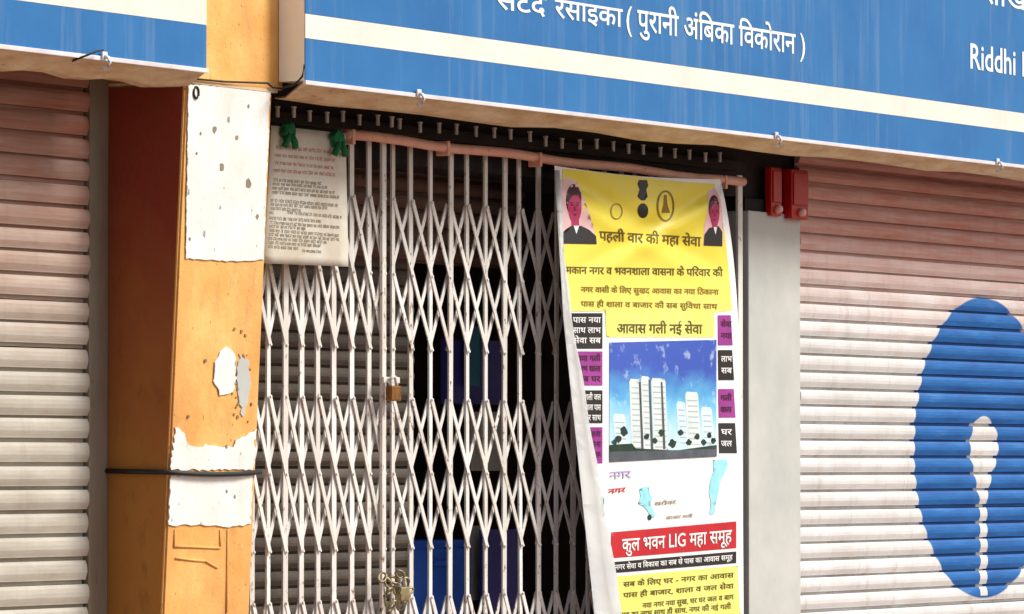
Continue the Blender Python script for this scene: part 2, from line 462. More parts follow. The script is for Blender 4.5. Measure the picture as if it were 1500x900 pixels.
# ================================================================ ochre pillar
pil = thing('pillar', 'leaning ochre pillar with peeling white patches between the cream shutter and the gate', 'pillar', ((x_pl + x_pr) / 2, -.15, PAV))
def pil_prism(z0, z1, dx=0.0, dy=0.0, xl=None, xr=None):
    xl = x_pl if xl is None else xl; xr = x_pr if xr is None else xr
    pts = []
    for z in (z0, z1):
        yy = pil_y(z) - dy
        pts += [(xl - dx, yy, z), (xr + dx, yy, z), (xr + dx, .02, z), (xl - dx, .02, z)]
    return pts
bm = NBM(); hexa(bm, pil_prism(PAV - .1, zT))
es = [e for e in bm.edges]
bmesh.ops.bevel(bm, geom=es, offset=.006, segments=2, affect='EDGES')
mesh_obj('shaft', bm, M['ochre'], pil)
# the side towards the cream shutter has its shade painted in, redder upward
M['side_shade'] = None
k = NB('red_brown_side_shade')
n = k.noise(2.0, (1, 1, .7), 5, .65); n2 = k.noise(18, (1, 1, .5), 6, .7); n3 = k.noise(55)
sz_ = k.n('ShaderNodeSeparateXYZ'); k.l(k.pos, sz_.inputs[0])
f = k.ramp(k.math('ADD', sz_.outputs['Z'], k.math('MULTIPLY', k.math('SUBTRACT', n, .5), 1.1)), 1.35, 2.25)
col = k.mix(f, lin(176, 118, 48), lin(142, 56, 34))
col = k.mix(k.math('MULTIPLY', k.ramp(n2, .55, .72), .5), col, lin(120, 72, 30))
M['side_shade'] = k.out(col, .8, n3, .25, .008)
bm = NBM()
pts = []
for z in (PAV, zT - .004):
    y0 = pil_y(z) + .012
    pts += [(x_pl - .0025, y0, z), (x_pl + .001, y0, z), (x_pl + .001, .018, z), (x_pl - .0025, .018, z)]
hexa(bm, pts); mesh_obj('side_face', bm, M['side_shade'], pil)
# upper part, running up between the two signs
bm = NBM(); box(bm, (x_pl, yS + .002, zT + .012), (x_s0 + .03, .02, 6.0), .004); mesh_obj('upper_shaft', bm, M['ochre'], pil)
bm = NBM(); box(bm, (x_pl - .004, yT - .006, zT + .001), (x_pr + .02, .015, zT + .011)); mesh_obj('ledge', bm, M['soffit'], pil)

def front(px, py):
    """point on the leaning front of the pillar"""
    y = yT
    for _ in range(6):
        q = P(px, py, y); y = pil_y(q.z)
    return P(px, py, y)

def patch(name, outline, mat, parent, off=.0025, jag=0.0, surf=front, th=.002):
    """thin flake following the pillar front; outline in photo columns/rows, edges roughened"""
    pts = []
    n = len(outline)
    for i in range(n):
        a, b = outline[i], outline[(i + 1) % n]
        j = max(1, int(math.hypot(b[0] - a[0], b[1] - a[1]) / 5)) if jag else 1
        for q in range(j):
            t = q / j
            pts.append((a[0] + (b[0] - a[0]) * t + random.uniform(-jag, jag), a[1] + (b[1] - a[1]) * t + random.uniform(-jag, jag)))
    bm = NBM()
    fr = [bm.verts.new(surf(*p) + Vector((0, -off - th, 0))) for p in pts]
    bk = [bm.verts.new(surf(*p) + Vector((0, -off + .001, 0))) for p in pts]
    f = bm.faces.new(fr)
    for i in range(len(pts)):
        j = (i + 1) % len(pts)
        bm.faces.new((fr[j], fr[i], bk[i], bk[j]))
    bmesh.ops.triangulate(bm, faces=[f])
    return mesh_obj(name, bm, mat, parent)

patch('whitewash_patch', [(275, 124), (394, 131), (384, 381), (330, 383), (271, 379)], M['whitewash'], pil, jag=1.2)
patch('whitewash_patch', [(255, 626), (268, 634), (272, 655), (300, 652), (340, 656), (345, 645), (373, 630), (369, 689), (249, 688)], M['whitewash'], pil, jag=2.0)
patch('whitewash_patch', [(249, 698), (368, 698), (365, 768), (340, 772), (300, 769), (246, 770)], M['whitewash'], pil, jag=1.5)
patch('paper_scrap', [(322, 512), (334, 508), (342, 520), (345, 545), (340, 575), (322, 578), (312, 560), (314, 530)], M['whitewash'], pil, jag=2.0)
patch('bare_spot', [(350, 520), (362, 528), (366, 560), (364, 590), (354, 610), (350, 580), (346, 560)], M['grey_paint'], pil, jag=2.5, off=.001)
# shallow scratched outline of a removed board
for a, b in (((256, 776), (254, 800)), ((254, 801), (322, 803)), ((322, 776), (322, 801)), ((256, 818), (300, 822)), ((300, 822), (318, 832)), ((333, 776), (331, 898))):
    A, B = front(*a) + Vector((0, -.001, 0)), front(*b) + Vector((0, -.001, 0))
    bm = NBM(); tube(bm, [A, (A + B) / 2 + Vector((0, 0, random.uniform(-.003, .003))), B], .004, 6)
    mesh_obj('plaster_ridge', bm, M['ochre'], pil, True)
# bolt hole, chips
c = front(285, 136)
bm = NBM(); tube(bm, [c + Vector((.013 * math.cos(t), -.006, .017 * math.sin(t))) for t in [i * math.pi / 6 for i in range(12)]], .004, 6, True)
mesh_obj('ring_bolt', bm, M['black'], pil, True)
for (px, py, s) in ((323, 246, 7), (362, 270, 8), (312, 190, 6), (345, 202, 4), (362, 156, 3), (292, 196, 3), (286, 225, 3), (375, 318, 4), (276, 350, 3), (330, 655, 3), (300, 528, 3), (275, 610, 3), (330, 720, 3), (342, 728, 3)):
    ol = [(px + s * .6 * math.cos(i) * random.uniform(.6, 1.1), py + s * 1.1 * math.sin(i) * random.uniform(.6, 1.1)) for i in [q * math.pi / 4 for q in range(8)]]
    patch('chip', ol, M['faint'], pil, off=.0045, th=.001)

for q in range(34):
    px = random.gauss(350, 12); py = random.gauss(570, 42); s = random.uniform(1.2, 3.2)
    if not (262 < px < 374 and 480 < py < 622): continue
    ol = [(px + s * .7 * math.cos(i) * random.uniform(.5, 1.2), py + s * 1.2 * math.sin(i) * random.uniform(.5, 1.2)) for i in [q * math.pi / 4 for q in range(8)]]
    patch('chip', ol, M['scuff'], pil, off=.0015, th=.001)
# cable clipped round the pillar
zc = Zat(690, 160, 0)
pts = [(x_pl - .012, -.002, zc)]
pts += [(x_pl - .012, -.10, zc - .002), (x_pl - .012, pil_y(zc) + .01, zc - .004), (x_pl + .005, pil_y(zc) - .013, zc - .005)]
pts += [(x_pl + (x_pr - x_pl) * t, pil_y(zc) - .013 - .003 * math.sin(t * 3.1), zc - .005 - .006 * math.sin(t * 3.14)) for t in (.25, .5, .75)]
pts += [(x_pr + .012, pil_y(zc) - .008, zc - .004), (x_pr + .012, -.05, zc - .006), (x_pr + .2, -.03, zc - .008)]
bm = NBM(); tube(bm, pts, .0075, 8)
tag(mesh_obj('cable', bm, M['black'], None, True), 'black cable strapped flat across the ochre pillar at half height', 'cable')

# ================================================================ signs
def sign(label, x0, x1, left_end):
    t = thing('shop_sign', label, 'shop sign', ((x0 + x1) / 2, yF, z_sb), 'blue box signs over the shops')
    TOP = z_sb + 1.15
    bm = NBM(); box(bm, (x0 + .004, yF + .003, z_sb + .012), (x1 - .004, yS, TOP), .003); mesh_obj('box_body', bm, M['sign_end'], t)
    a, b = x0 + .006, x1 - .006
    for (z0, z1, mt, nm) in ((z_sb + .014, z_st0, 'sign_blue', 'face_panel'), (z_st0 + .001, z_st1, 'sign_white', 'white_stripe'), (z_st1 + .001, TOP, 'sign_blue', 'face_panel')):
        bm = NBM(); n = 24
        fr = [[bm.verts.new((a + (b - a) * i / n, yF, z)) for i in range(n + 1)] for z in (z0, z1)]
        bk = [[bm.verts.new((a + (b - a) * i / n, yF + .0026, z)) for i in range(n + 1)] for z in (z0, z1)]
        for i in range(n):
            bm.faces.new((fr[0][i], fr[0][i + 1], fr[1][i + 1], fr[1][i]))
            for r_ in (0, 1): bm.faces.new((fr[r_][i], fr[r_][i + 1], bk[r_][i + 1], bk[r_][i]))
        bm.faces.new((fr[0][0], fr[1][0], bk[1][0], bk[0][0])); bm.faces.new((fr[0][n], fr[1][n], bk[1][n], bk[0][n]))
        mesh_obj(nm, bm, M[mt], t)
    bm = NBM(); box(bm, (x0, yF - .006, z_sb), (x1, yF + .006, z_sb + .0135), .002); mesh_obj('bottom_trim', bm, M['sign_trim'], t)
    # underside sheet, sagging towards the back
    bm = NBM(); n = 40
    top, bot = [], []
    for i in range(n + 1):
        x = x0 + (x1 - x0) * i / n
        s = .040 - .010 * max(0, min(1, (x - x_s0) / 4.5)) + .005 * math.sin(i * 1.7) + .004 * random.uniform(-1, 1)
        top.append([bm.verts.new((x, yF + .007, z_sb + .008)), bm.verts.new((x, yS - .03, z_sb - s + .004)), bm.verts.new((x, yS + .01, z_sb - s + .002))])
        bot.append([bm.verts.new((x, yF + .007, z_sb + .003)), bm.verts.new((x, yS - .03, z_sb - s)), bm.verts.new((x, yS + .01, z_sb - s - .002))])
    for i in range(n):
        for q in (0, 1):
            bm.faces.new((top[i][q], top[i + 1][q], top[i + 1][q + 1], top[i][q + 1]))
            bm.faces.new((bot[i][q], bot[i][q + 1], bot[i + 1][q + 1], bot[i + 1][q]))
        bm.faces.new((top[i][0], bot[i][0], bot[i + 1][0], top[i + 1][0]))
        bm.faces.new((top[i][2], top[i + 1][2], bot[i + 1][2], bot[i][2]))
    mesh_obj('underside', bm, M['soffit'], t)
    return t

def hook(px, parent):
    x = X(px, yF - .006)
    zt = z_sb + .012
    bm = NBM()
    box(bm, (x - .012, yF - .012, zt - .012), (x + .012, yF - .0065, zt + .014), .002)
    tube(bm, [(x, yF - .012, zt), (x, yF - .024, zt - .004), (x, yF - .028, zt - .018), (x, yF - .02, zt - .034), (x - .012, yF - .012, zt - .036)], .006, 8)
    return mesh_obj('hook', bm, M['sign_trim'], parent, True)

s_l = sign('blue sign at the upper left, without lettering, ending at the pillar', XL + 3, x_s1, False)
s_r = sign('long blue sign with white Hindi and English lettering above the gate', x_s0, XR - 3, True)
hook(150, s_l)
for px in (612, 1137, 1462): hook(px, s_r)

_adv = {}
def text_raw(body):
    cu = bpy.data.curves.new('lettering', 'FONT')
    cu.body = body; cu.size = 1.0; cu.resolution_u = 3; cu.offset = .012
    o = bpy.data.objects.new('lettering', cu); COL.objects.link(o)
    dg = bpy.context.evaluated_depsgraph_get()
    me = bpy.data.meshes.new_from_object(o.evaluated_get(dg))
    vs = [tuple(v.co) for v in me.vertices]; fs = [tuple(p.vertices) for p in me.polygons]
    bpy.data.objects.remove(o); bpy.data.curves.remove(cu); bpy.data.meshes.remove(me)
    return vs, fs
def glyph(c):
    if c not in _adv:
        vs, fs = text_raw(c) if c != ' ' else ([], [])
        far = ' ' * 12 + '|'
        w_ = max(v[0] for v in text_raw(c + far)[0]) - max(v[0] for v in text_raw(far)[0])
        _adv[c] = (vs, fs, w_)
    return _adv[c]
def letters(body):
    """letters laid side by side, each a closed flat shape of its own: (x, z, layer) points and faces"""
    V, Fc, x = [], [], 0.0
    cs = list(body)
    for q in range(1, len(cs)):                # the short i sign is drawn before its consonant
        if cs[q] == '\u093f': cs[q - 1], cs[q] = cs[q], cs[q - 1]
    body = ''.join(cs)
    for i, c in enumerate(body):
        vs, fs, w_ = glyph(c)
        b0 = len(V)
        V += [(x + v[0], v[1], i % 2) for v in vs]
        Fc += [tuple(b0 + q for q in f) for f in fs]
        x += w_
    return V, Fc

def lettering(body, px0, py0, px1, hpx, parent, mat, bold=0):
    """vinyl letters on the sign face from column px0 (baseline row py0) to column px1"""
    V, Fc = letters(body)
    xs = [v[0] for v in V]
    a = P(px0, py0, yF); wdt = X(px1, yF) - a.x
    hgt = Zat(py0 - hpx, px0, yF) - a.z
    sx = wdt / (max(xs) - min(xs)); sz = hgt / .72; x0 = min(xs)
    bm = NBM()
    vs = [bm.verts.new((a.x + (v[0] - x0) * sx, yF - .0016 - .0003 * v[2], a.z + v[1] * sz)) for v in V]
    for f in Fc:
        if len(set(f)) > 2: bm.faces.new([vs[q] for q in f])
    return mesh_obj('lettering', bm, mat, parent)
lettering('( पुरानी अंबिका विकोरान )', 917, 42, 1180, 34, s_r, M['letter'])
lettering('रसाइका', 812, 25, 912, 30, s_r, M['letter'])
lettering('सटद', 726, 12, 800, 30, s_r, M['letter'])
lettering('Riddhi B', 1421, 100, 1512, 38, s_r, M['letter'])
lettering('शाखा', 1440, 4, 1515, 34, s_r, M['letter'])

# wires near the pillar head
def wire(name, label, pts, r, mt='black'):
    bm = NBM(); tube(bm, pts, r, 6)
    return tag(mesh_obj(name, bm, M[mt], None, True), label, 'wire')
wire('wire', 'thin dark wire curling under the end of the long sign beside the pillar', [P(446, 95, yF - .012), P(443, 112, yF - .014), P(432, 124, yF - .006) , P(412, 130, yS - .02), P(399, 128, yT - .015), P(392, 122, yT - .012), P(330, 120, yT - .012), P(276, 115, yT - .012)], .0035)
wire('wire', 'thin dark wire sagging from the hook of the upper left sign', [P(151, 74, yF - .03), P(142, 75, yF - .03), P(128, 81, yF - .02), P(112, 87, yF + .0), P(96, 94, yF + .06), P(70, 92, yF + .09)], .0035)

# ================================================================ folding gate
gate = thing('folding_gate', 'pale steel folding lattice gate padlocked shut in the middle opening', 'gate', (X(720, 0), 0, PAV))
pxs_l = [369, 393, 417, 441, 466, 490, 515, 540, 561]
pxs_r = [574, 602, 630, 657, 684, 711, 737, 763, 788, 813, 838, 862, 886, 909, 932, 955, 978, 1000, 1022, 1044]
zg1 = Zat(225, 700, 0)
zg0 = PAV + .03
w_b, d_b = .022, .007
def bar_mesh(h):
    bm = NBM()
    pr_ = [(-w_b / 2, d_b / 2), (-w_b / 2, -d_b / 2), (w_b / 2, -d_b / 2), (w_b / 2, d_b / 2), (w_b / 2 - .003, d_b / 2), (w_b / 2 - .003, -d_b / 2 + .002), (-w_b / 2 + .003, -d_b / 2 + .002), (-w_b / 2 + .003, d_b / 2)]
    r0 = [bm.verts.new((x, y, 0)) for x, y in pr_]; r1 = [bm.verts.new((x, y, h)) for x, y in pr_]
    for i in range(8):
        j = (i + 1) % 8
        bm.faces.new((r0[i], r0[j], r1[j], r1[i]))
    bm.faces.new(r0[::-1]); bm.faces.new(r1)
    me = bpy.data.meshes.new('bar'); bm.to_mesh(me); bm.free(); me.materials.append(M['steel'])
    return me
# the bars run up behind the rail and end in a row of hanger bolts
me_bar = bar_mesh(Zat(205, 560, -.05) - zg0)
bm = NBM(); box(bm, (-.006, -.004, 0), (.006, .004, .030), .002); box(bm, (-.008, -.005, .0305), (.008, .005, .036), .001)
me_roll = bpy.data.meshes.new('hanger_bolt'); bm.to_mesh(me_roll); bm.free(); me_roll.materials.append(M['steel'])
xs_l = [X(p, 0.0) for p in pxs_l]; xs_r = [X(p, 0.0) for p in pxs_r]
for x in xs_l + xs_r:
    o = link('bar', me_bar, gate); o.location = (x, random.uniform(-.002, .002), zg0); o.rotation_euler = (random.uniform(-.003, .003), random.uniform(-.0022, .0022), random.uniform(-.12, .12))
    o = link('hanger_bolt', me_roll, gate); o.location = (x + .005, -.03 + random.uniform(-.004, .004), Zat(189, 560, 0) + random.uniform(-.006, .006))
zrow = lambda py: Zat(py, 700, 0)
span = zrow(303) - zrow(516); period = zrow(303) - zrow(587)
def strip(x0, z0, x1, z1, y):
    a, b = Vector((x0, y, z0)), Vector((x1, y, z1))
    d = (b - a).normalized(); nrm = Vector((d.z, 0, -d.x)) * .0080
    bm = NBM(); h = Vector((0, .002, 0))
    hexa(bm, [a - nrm - h, a + nrm - h, a + nrm + h, a - nrm + h, b - nrm - h, b + nrm - h, b + nrm + h, b - nrm + h])
    mesh_obj('lattice_strip', bm, M['steel'], gate)
for leaf in (xs_l, xs_r):
    n = len(leaf)
    for row in range(4):
        zt = zrow(303) - row * period
        if zt - span * .4 < zg0: continue
        for i in range(-1, n - 1):
            i0, i1 = max(i, 0), min(i + 2, n - 1)
            # a strip clipped to the leaf still passes through the same pivots
            f0, f1 = (i0 - i) / 2.0, (i1 - i) / 2.0
            if f1 - f0 < .3: continue
            za, zb_ = zt - span * f0, max(zt - span * f1, zg0)
            strip(leaf[i0], za, leaf[i1], zb_, -.0065)
            strip(leaf[i0], zt - span * (1 - f0), leaf[i1], zt - span * (1 - f1), .0065)
    for row in range(4):
        pass
# pivots: rivet heads joined in one part
bm = NBM()
for leaf in (xs_l, xs_r):
    for x in leaf:
        for row in range(4):
            for f in (0, .5, 1):
                zz = zrow(303) - row * period - span * f
                if zz < zg0 + .02: continue
                r = bmesh.ops.create_cone(bm, cap_ends=True, segments=8, radius1=.0065, radius2=.004, depth=.004)
                bmesh.ops.rotate(bm, verts=r['verts'], cent=(0, 0, 0), matrix=Matrix.Rotation(R(90), 3, 'X'))
                bmesh.ops.translate(bm, verts=r['verts'], vec=(x, -.0105, zz))
o = mesh_obj('rivets', bm, M['steel'], gate); o['kind'] = 'stuff'
# meeting posts and the end post
for px, ww in ((561, .020), (1084, .034)):
    x = X(px, -.02)
    bm = NBM(); box(bm, (x - ww / 2, -.024, zg0), (x + ww / 2, -.012, Zat(203, 565, -.02) if px < 900 else Zat(258, 1085, 0)), .003)
    mesh_obj('post', bm, M['steel'], gate)
bm = NBM(); box(bm, (xs_l[0] - .02, -.03, PAV), (X(1090, 0), .03, zg0 - .002), .004); mesh_obj('floor_track', bm, M['steel'], gate)
bm = NBM(); box(bm, (xs_l[0] - .02, -.008, zg1 + .034), (X(1090, 0), .026, zg1 + .07), .004); mesh_obj('top_track', bm, M['dark_wall'], gate)

# pink head rail
yR = -.055
A, B = P(507, 197, yR), P(1088, 268, yR)
zr = (A.z + B.z) / 2
rail = thing('head_rail', 'faded pink pipe rail running across the top of the gate', 'rail', A)
bm = NBM(); tube(bm, [(A.x + (B.x - A.x) * t / 16, yR + .002 * math.sin(t * 1.9), A.z + (B.z - A.z) * t / 16 + .004 * math.sin(t * 1.3)) for t in range(17)], .0165, 12)
mesh_obj('pipe', bm, M['pink'], rail, True)
for px in (512, 651, 786, 1058):
    q = P(px, 197 + (px - 507) * .1222, yR)
    bm = NBM(); box(bm, (q.x - .008, yR - .0195, q.z - .032), (q.x + .008, yR + .03, q.z + .0175), .004)
    mesh_obj('bracket', bm, M['pink'], rail)

# padlocks and chain
def padlock(px, py, s, label, mt):
    c = P(px, py, -.06)
    t = thing('padlock', label, 'padlock', c, 'padlocks on the gate')
    bm = NBM(); box(bm, (c.x - s, -.072, c.z - s * 1.1), (c.x + s, -.045, c.z + s * .7), .005); mesh_obj('body', bm, M[mt], t)
    bm = NBM(); tube(bm, [(c.x + s * .65 * math.cos(a), -.058, c.z + s * .7 + s * 1.1 * math.sin(a)) for a in [i * math.pi / 8 for i in range(9)]], .006, 8)
    mesh_obj('shackle', bm, M['steel'], t, True)
    return t
padlock(577, 574, .028, 'brown padlock hanging at the middle of the gate, at hasp height', 'brass')
bm = NBM(); q = P(573, 558, -.04); box(bm, (q.x - .05, -.045, q.z - .008), (q.x + .045, -.036, q.z + .012), .003); mesh_obj('hasp', bm, M['steel'], gate)
padlock(590, 868, .026, 'small padlock knotted in the chain low on the gate', 'chain')
ch = thing('chain', 'dull steel chain wound round the gate bars near the bottom', 'chain', P(576, 862, -.05))
loop = [(560, 846), (568, 854), (577, 862), (586, 870), (594, 878), (598, 866), (594, 852), (586, 842), (577, 850), (570, 866), (564, 880), (574, 888), (586, 886)]
for i, (px, py) in enumerate(loop):
    c = P(px, py, -.048 - .012 * (i % 2))
    ang = random.uniform(0, 3.14)
    bm = NBM(); tube(bm, [c + Vector((.019 * math.cos(a) * math.cos(ang) - .010 * math.sin(a) * math.sin(ang), .008 * math.sin(a + i), .019 * math.cos(a) * math.sin(ang) + .010 * math.sin(a) * math.cos(ang))) for a in [j * math.pi / 5 for j in range(10)]], .0045, 6, True)
    mesh_obj('link', bm, M['chain'], ch, True)

# ================================================================ behind the gate
yI = .30
def inner(label, nm, px0, px1, py0, py1, mt, p):
    x0, x1 = X(px0, yI), X(px1, yI)
    z1, z0 = Zat(py0, (px0 + px1) / 2, yI), max(PAV, Zat(py1, (px0 + px1) / 2, yI))
    t = thing(nm, label, 'shutter', ((x0 + x1) / 2, yI, z0))
    me = slat_mesh('slat', x0, x1, p, M[mt], .011)
    zz = z0
    while zz < z1:
        o = link('slat', me, t); o.location = (0, yI, zz); zz += p
    return t
inner('grey brown slatted inner shutter half hidden behind the left leaf of the gate', 'inner_shutter', 300, 603, 330, 1400, 'grey_slat', .056)
yI = .26
inner('rolled down reddish brown slatted blind in the upper part of the gate opening', 'slatted_blind', 420, 765, 200, 384, 'brown_slat', .058)

def board(nm, label, cat, px0, py0, px1, py1, y, mt, th=.03):
    a = P(px0, py1, y); b = P(px1, py0, y)
    bm = NBM(); box(bm, (a.x, y, min(a.z, b.z)), (b.x, y + th, max(a.z, b.z)), .004)
    return tag(mesh_obj(nm, bm, M[mt]), label, cat)
yb = .40
t = thing('blue_cabinet', 'deep blue metal cabinet low down behind the right leaf of the gate', 'cabinet', P(640, 1100, yb))
a = P(584, 880, yb); b = P(690, 790, yb)
bm = NBM(); box(bm, (a.x, yb, PAV), (b.x, yb + .45, b.z), .008); mesh_obj('cabinet_body', bm, M['blue_panel'], t)
for q in range(3):
    zz = b.z - .03 - q * .3
    bm = NBM(); box(bm, (a.x + .02, yb - .014, zz - .27), (b.x - .02, yb - .001, zz), .004); d = mesh_obj('drawer', bm, M['blue_panel'], t)
    bm = NBM(); box(bm, ((a.x + b.x) / 2 - .05, yb - .03, zz - .06), ((a.x + b.x) / 2 + .05, yb - .0145, zz - .04), .003); mesh_obj('handle', bm, M['blue_panel'], d)
board('notice_board', 'dark violet blue board seen dimly through the middle of the gate', 'notice board', 655, 500, 742, 592, .5, 'purple_panel')
board('poster', 'small teal blue poster dimly seen over the violet board behind the gate', 'poster', 681, 478, 703, 566, .47, 'teal_panel', .004)
board('notice_sheet', 'pale sheet of paper on a dark stand behind the right gate leaf', 'paper', 690, 604, 740, 690, .44, 'paper_in', .004)
board('notice_sheet', 'pale narrow strip of paper low behind the gate beside the blue cabinet', 'paper', 688, 770, 706, 880, .52, 'paper_in', .004)
board('display_panel', 'violet panel standing low in the room right of the blue cabinet', 'panel', 712, 775, 760, 1000, .45, 'purple_panel')

# ================================================================ paper notice with green ties
yN = -.075
def notice_surf(px, py):
    t = (py - 185) / 205.0; u = (px - 388) / 120.0
    return P(px, py, yN - .012 * math.sin(t * 2.6) + .006 * math.sin(u * 4 + t * 2))
def grid_patch(name, corners, mat, parent, surf, off=0.0, step=14, th=.0012):
    """curved sheet: corners tl, tr, br, bl in photo coordinates, laid on a surface"""
    tl, tr, br, bl = [Vector(c) for c in corners]
    nu = max(1, int((tr - tl).length / step)); nv = max(1, int((bl - tl).length / step))
    bm = NBM(); G = []
    for lay in (0, 1):
        G.append([[bm.verts.new(surf(*(tl.lerp(tr, i / nu).lerp(bl.lerp(br, i / nu), j / nv))) + Vector((0, -off - (th if lay == 0 else 0), 0))) for i in range(nu + 1)] for j in range(nv + 1)])
    for lay in (0, 1):
        g = G[lay]
        for j in range(nv):
            for i in range(nu):
                bm.faces.new((g[j][i], g[j][i + 1], g[j + 1][i + 1], g[j + 1][i]) if lay else (g[j][i], g[j + 1][i], g[j + 1][i + 1], g[j][i + 1]))
    ring = [(0, i) for i in range(nu)] + [(j, nu) for j in range(nv)] + [(nv, i) for i in range(nu, 0, -1)] + [(j, 0) for j in range(nv, 0, -1)]
    for q in range(len(ring)):
        a, b = ring[q], ring[(q + 1) % len(ring)]
        bm.faces.new((G[0][a[0]][a[1]], G[0][b[0]][b[1]], G[1][b[0]][b[1]], G[1][a[0]][a[1]]))
    me = mesh_obj(name, bm, mat, parent, True)
    return me

def squiggles(name, lines, mat, parent, surf, off, weight=1.0):
    """print too blurred to read: words as strokes under a head line. lines: (x0, y0, x1, y1, height)"""
    bm = NBM()
    def q(a, b, w_):
        A, B = Vector(a), Vector(b); d = (B - A)
        if d.length < .01: return
        nrm = Vector((-d.y, d.x)).normalized() * w_ / 2
        pts = [A - nrm, A + nrm, B + nrm, B - nrm]
        fr = [bm.verts.new(surf(p.x, p.y) + Vector((0, -off, 0))) for p in pts]
        bm.faces.new(fr)
    for (x0, y0, x1, y1, h) in lines:
        x = x0
        yy = lambda X_: y0 + (y1 - y0) * (X_ - x0) / (x1 - x0)
        while x < x1 - h * .4:
            wl = min(random.uniform(1.2, 3.6) * h * .62, x1 - x)
            e = x + wl
            q((x, yy(x)), (e, yy(e)), h * .17 * weight)
            c = x + h * .12
            while c < e:
                s = random.random()
                t0 = yy(c)
                if s < .8: q((c, t0), (c, t0 + h * random.uniform(.75, 1.0)), h * .15 * weight)
                if s > .35: q((c - h * .2, t0 + h * random.uniform(.3, .5)), (c + h * .05, t0 + h * random.uniform(.45, .95)), h * .15 * weight)
                if s > .72: q((c - h * .1, t0 - h * .32), (c + h * .12, t0 - h * .05), h * .14 * weight)
                c += h * random.uniform(.22, .36)
            x = e + h * .32
    o = mesh_obj(name, bm, mat, parent)
    return o

nt_ = thing('paper_notice', 'typed cream notice sheet tied to the upper left of the gate by green knots', 'notice', notice_surf(448, 288))
grid_patch('sheet', [(397, 184), (506, 196), (510, 391), (386, 386)], M['notice'], nt_, notice_surf, 0, 12)
L = [(404 - i * .5, 204 + i * 10.6, 404 - i * .5 + random.uniform(60, 98), 211 + i * 10.6, 4.6) for i in range(3)]
squiggles('faded_print', [(404, 214, 492, 222, 5), (402, 226, 494, 234, 4.4), (402, 237, 490, 245, 4.4), (400, 248, 490, 255, 4.4)], M['faint_red'], nt_, notice_surf, .0018)
squiggles('typed_print', [(400, 262, 470, 268, 4.4), (398, 280, 496, 288, 4.4), (396, 292, 498, 300, 4.6), (396, 304, 440, 307, 4.4), (394, 318, 470, 323, 4.4), (394, 330, 450, 334, 4.4), (393, 342, 498, 350, 4.4), (392, 354, 470, 359, 4.4), (442, 366, 470, 368, 4), (394, 310, 400, 311, 4), (420, 310, 500, 317, 4.4), (395, 325, 498, 332, 4.2), (394, 336, 496, 344, 4.2), (392, 348, 480, 354, 4.2), (392, 360, 436, 363, 4.2), (396, 298, 480, 304, 4.2), (398, 274, 490, 281, 4.2), (399, 268, 480, 274, 4)], M['faint'], nt_, notice_surf, .0018)

def tie(px, py, label):
    c = notice_surf(px, py) + Vector((0, -.012, 0))
    bm = NBM()
    r = bmesh.ops.create_icosphere(bm, subdivisions=3, radius=1.0)
    for v in r['verts']:
        d = v.co.copy()
        k_ = 1 + .22 * math.sin(d.x * 5 + px) * math.sin(d.z * 6) + .12 * math.sin(d.y * 9)
        v.co = c + Vector((d.x * .034 * k_, d.y * .016 * k_, d.z * .030 * k_))
    for s in (-1, 1):
        tube(bm, [c + Vector((s * .01, -.006, -.01)), c + Vector((s * .022, -.012, -.034)), c + Vector((s * .03, -.008, -.05))], .011, 8)
    tag(mesh_obj('cloth_tie', bm, M['green'], None, True), label, 'tie', 'green ties on the notice')
tie(417, 193, 'green cloth knot on the notice corner nearest the ochre pillar')
tie(490, 205, 'green cloth knot on the notice corner nearest the pink rail')

# ================================================================ hanging banner
def ban(px, py):
    t = max(0.0, (py - 245) / 655.0)
    u = (px - 820) / 260.0
    y = -.095 - .05 * t ** .8 - .012 * math.sin(u * 3.1 + .5)
    near = math.exp(-((py - 300) / 85.0) ** 2)
    # swags fall from the two tied corners
    a1 = (py - 250) - (px - 815) * .62
    a2 = (py - 268) - (1055 - px) * .62
    y += near * .014 * (math.exp(-(a1 / 16) ** 2) + math.exp(-(a2 / 14) ** 2) - .8 * math.exp(-((a1 - 30) / 16) ** 2) - .8 * math.exp(-((a2 - 26) / 15) ** 2))
    y += .004 * math.sin(py / 36.0 + u * 4) + .003 * math.sin(u * 9 + py / 90.0)
    return P(px, py, y)

bn = thing('hanging_banner', 'yellow printed flex banner with a tower picture hanging from the pink rail', 'banner', ban(950, 560))
# the sheet: outline follows the sagging top edge and the slanting left side
def edge_l(py): return 812 + (py - 240) * .060 + max(0, py - 470) * .045
def edge_r(py): return 1053 + 34 * (1 - math.exp(-(py - 255) / 130.0)) + (py - 255) * .004
GRID = 6.0
def poly(name, pts, mt, off, back=False):
    """printed shape on the banner, cut on the common grid so that it lies flat on the cloth"""
    bm = NBM()
    bm.faces.new([bm.verts.new((p[0], p[1], 0)) for p in pts])
    xs = [p[0] for p in pts]; ys = [p[1] for p in pts]
    for lo, hi, ax in ((min(xs), max(xs), 0), (min(ys), max(ys), 1)):
        c = (math.floor(lo / GRID) + 1) * GRID
        while c < hi - .01:
            bmesh.ops.bisect_plane(bm, geom=bm.verts[:] + bm.edges[:] + bm.faces[:], plane_co=(c, 0, 0) if ax == 0 else (0, c, 0), plane_no=(1, 0, 0) if ax == 0 else (0, 1, 0))
            c += GRID
    bmesh.ops.triangulate(bm, faces=bm.faces[:], quad_method='FIXED')
    if off: off += .0012
    for v in bm.verts: v.co = ban(v.co.x, v.co.y) + Vector((0, -off, 0))
    if back: bmesh.ops.solidify(bm, geom=bm.faces[:], thickness=-.0012)
    return mesh_obj(name, bm, M[mt], bn, True)

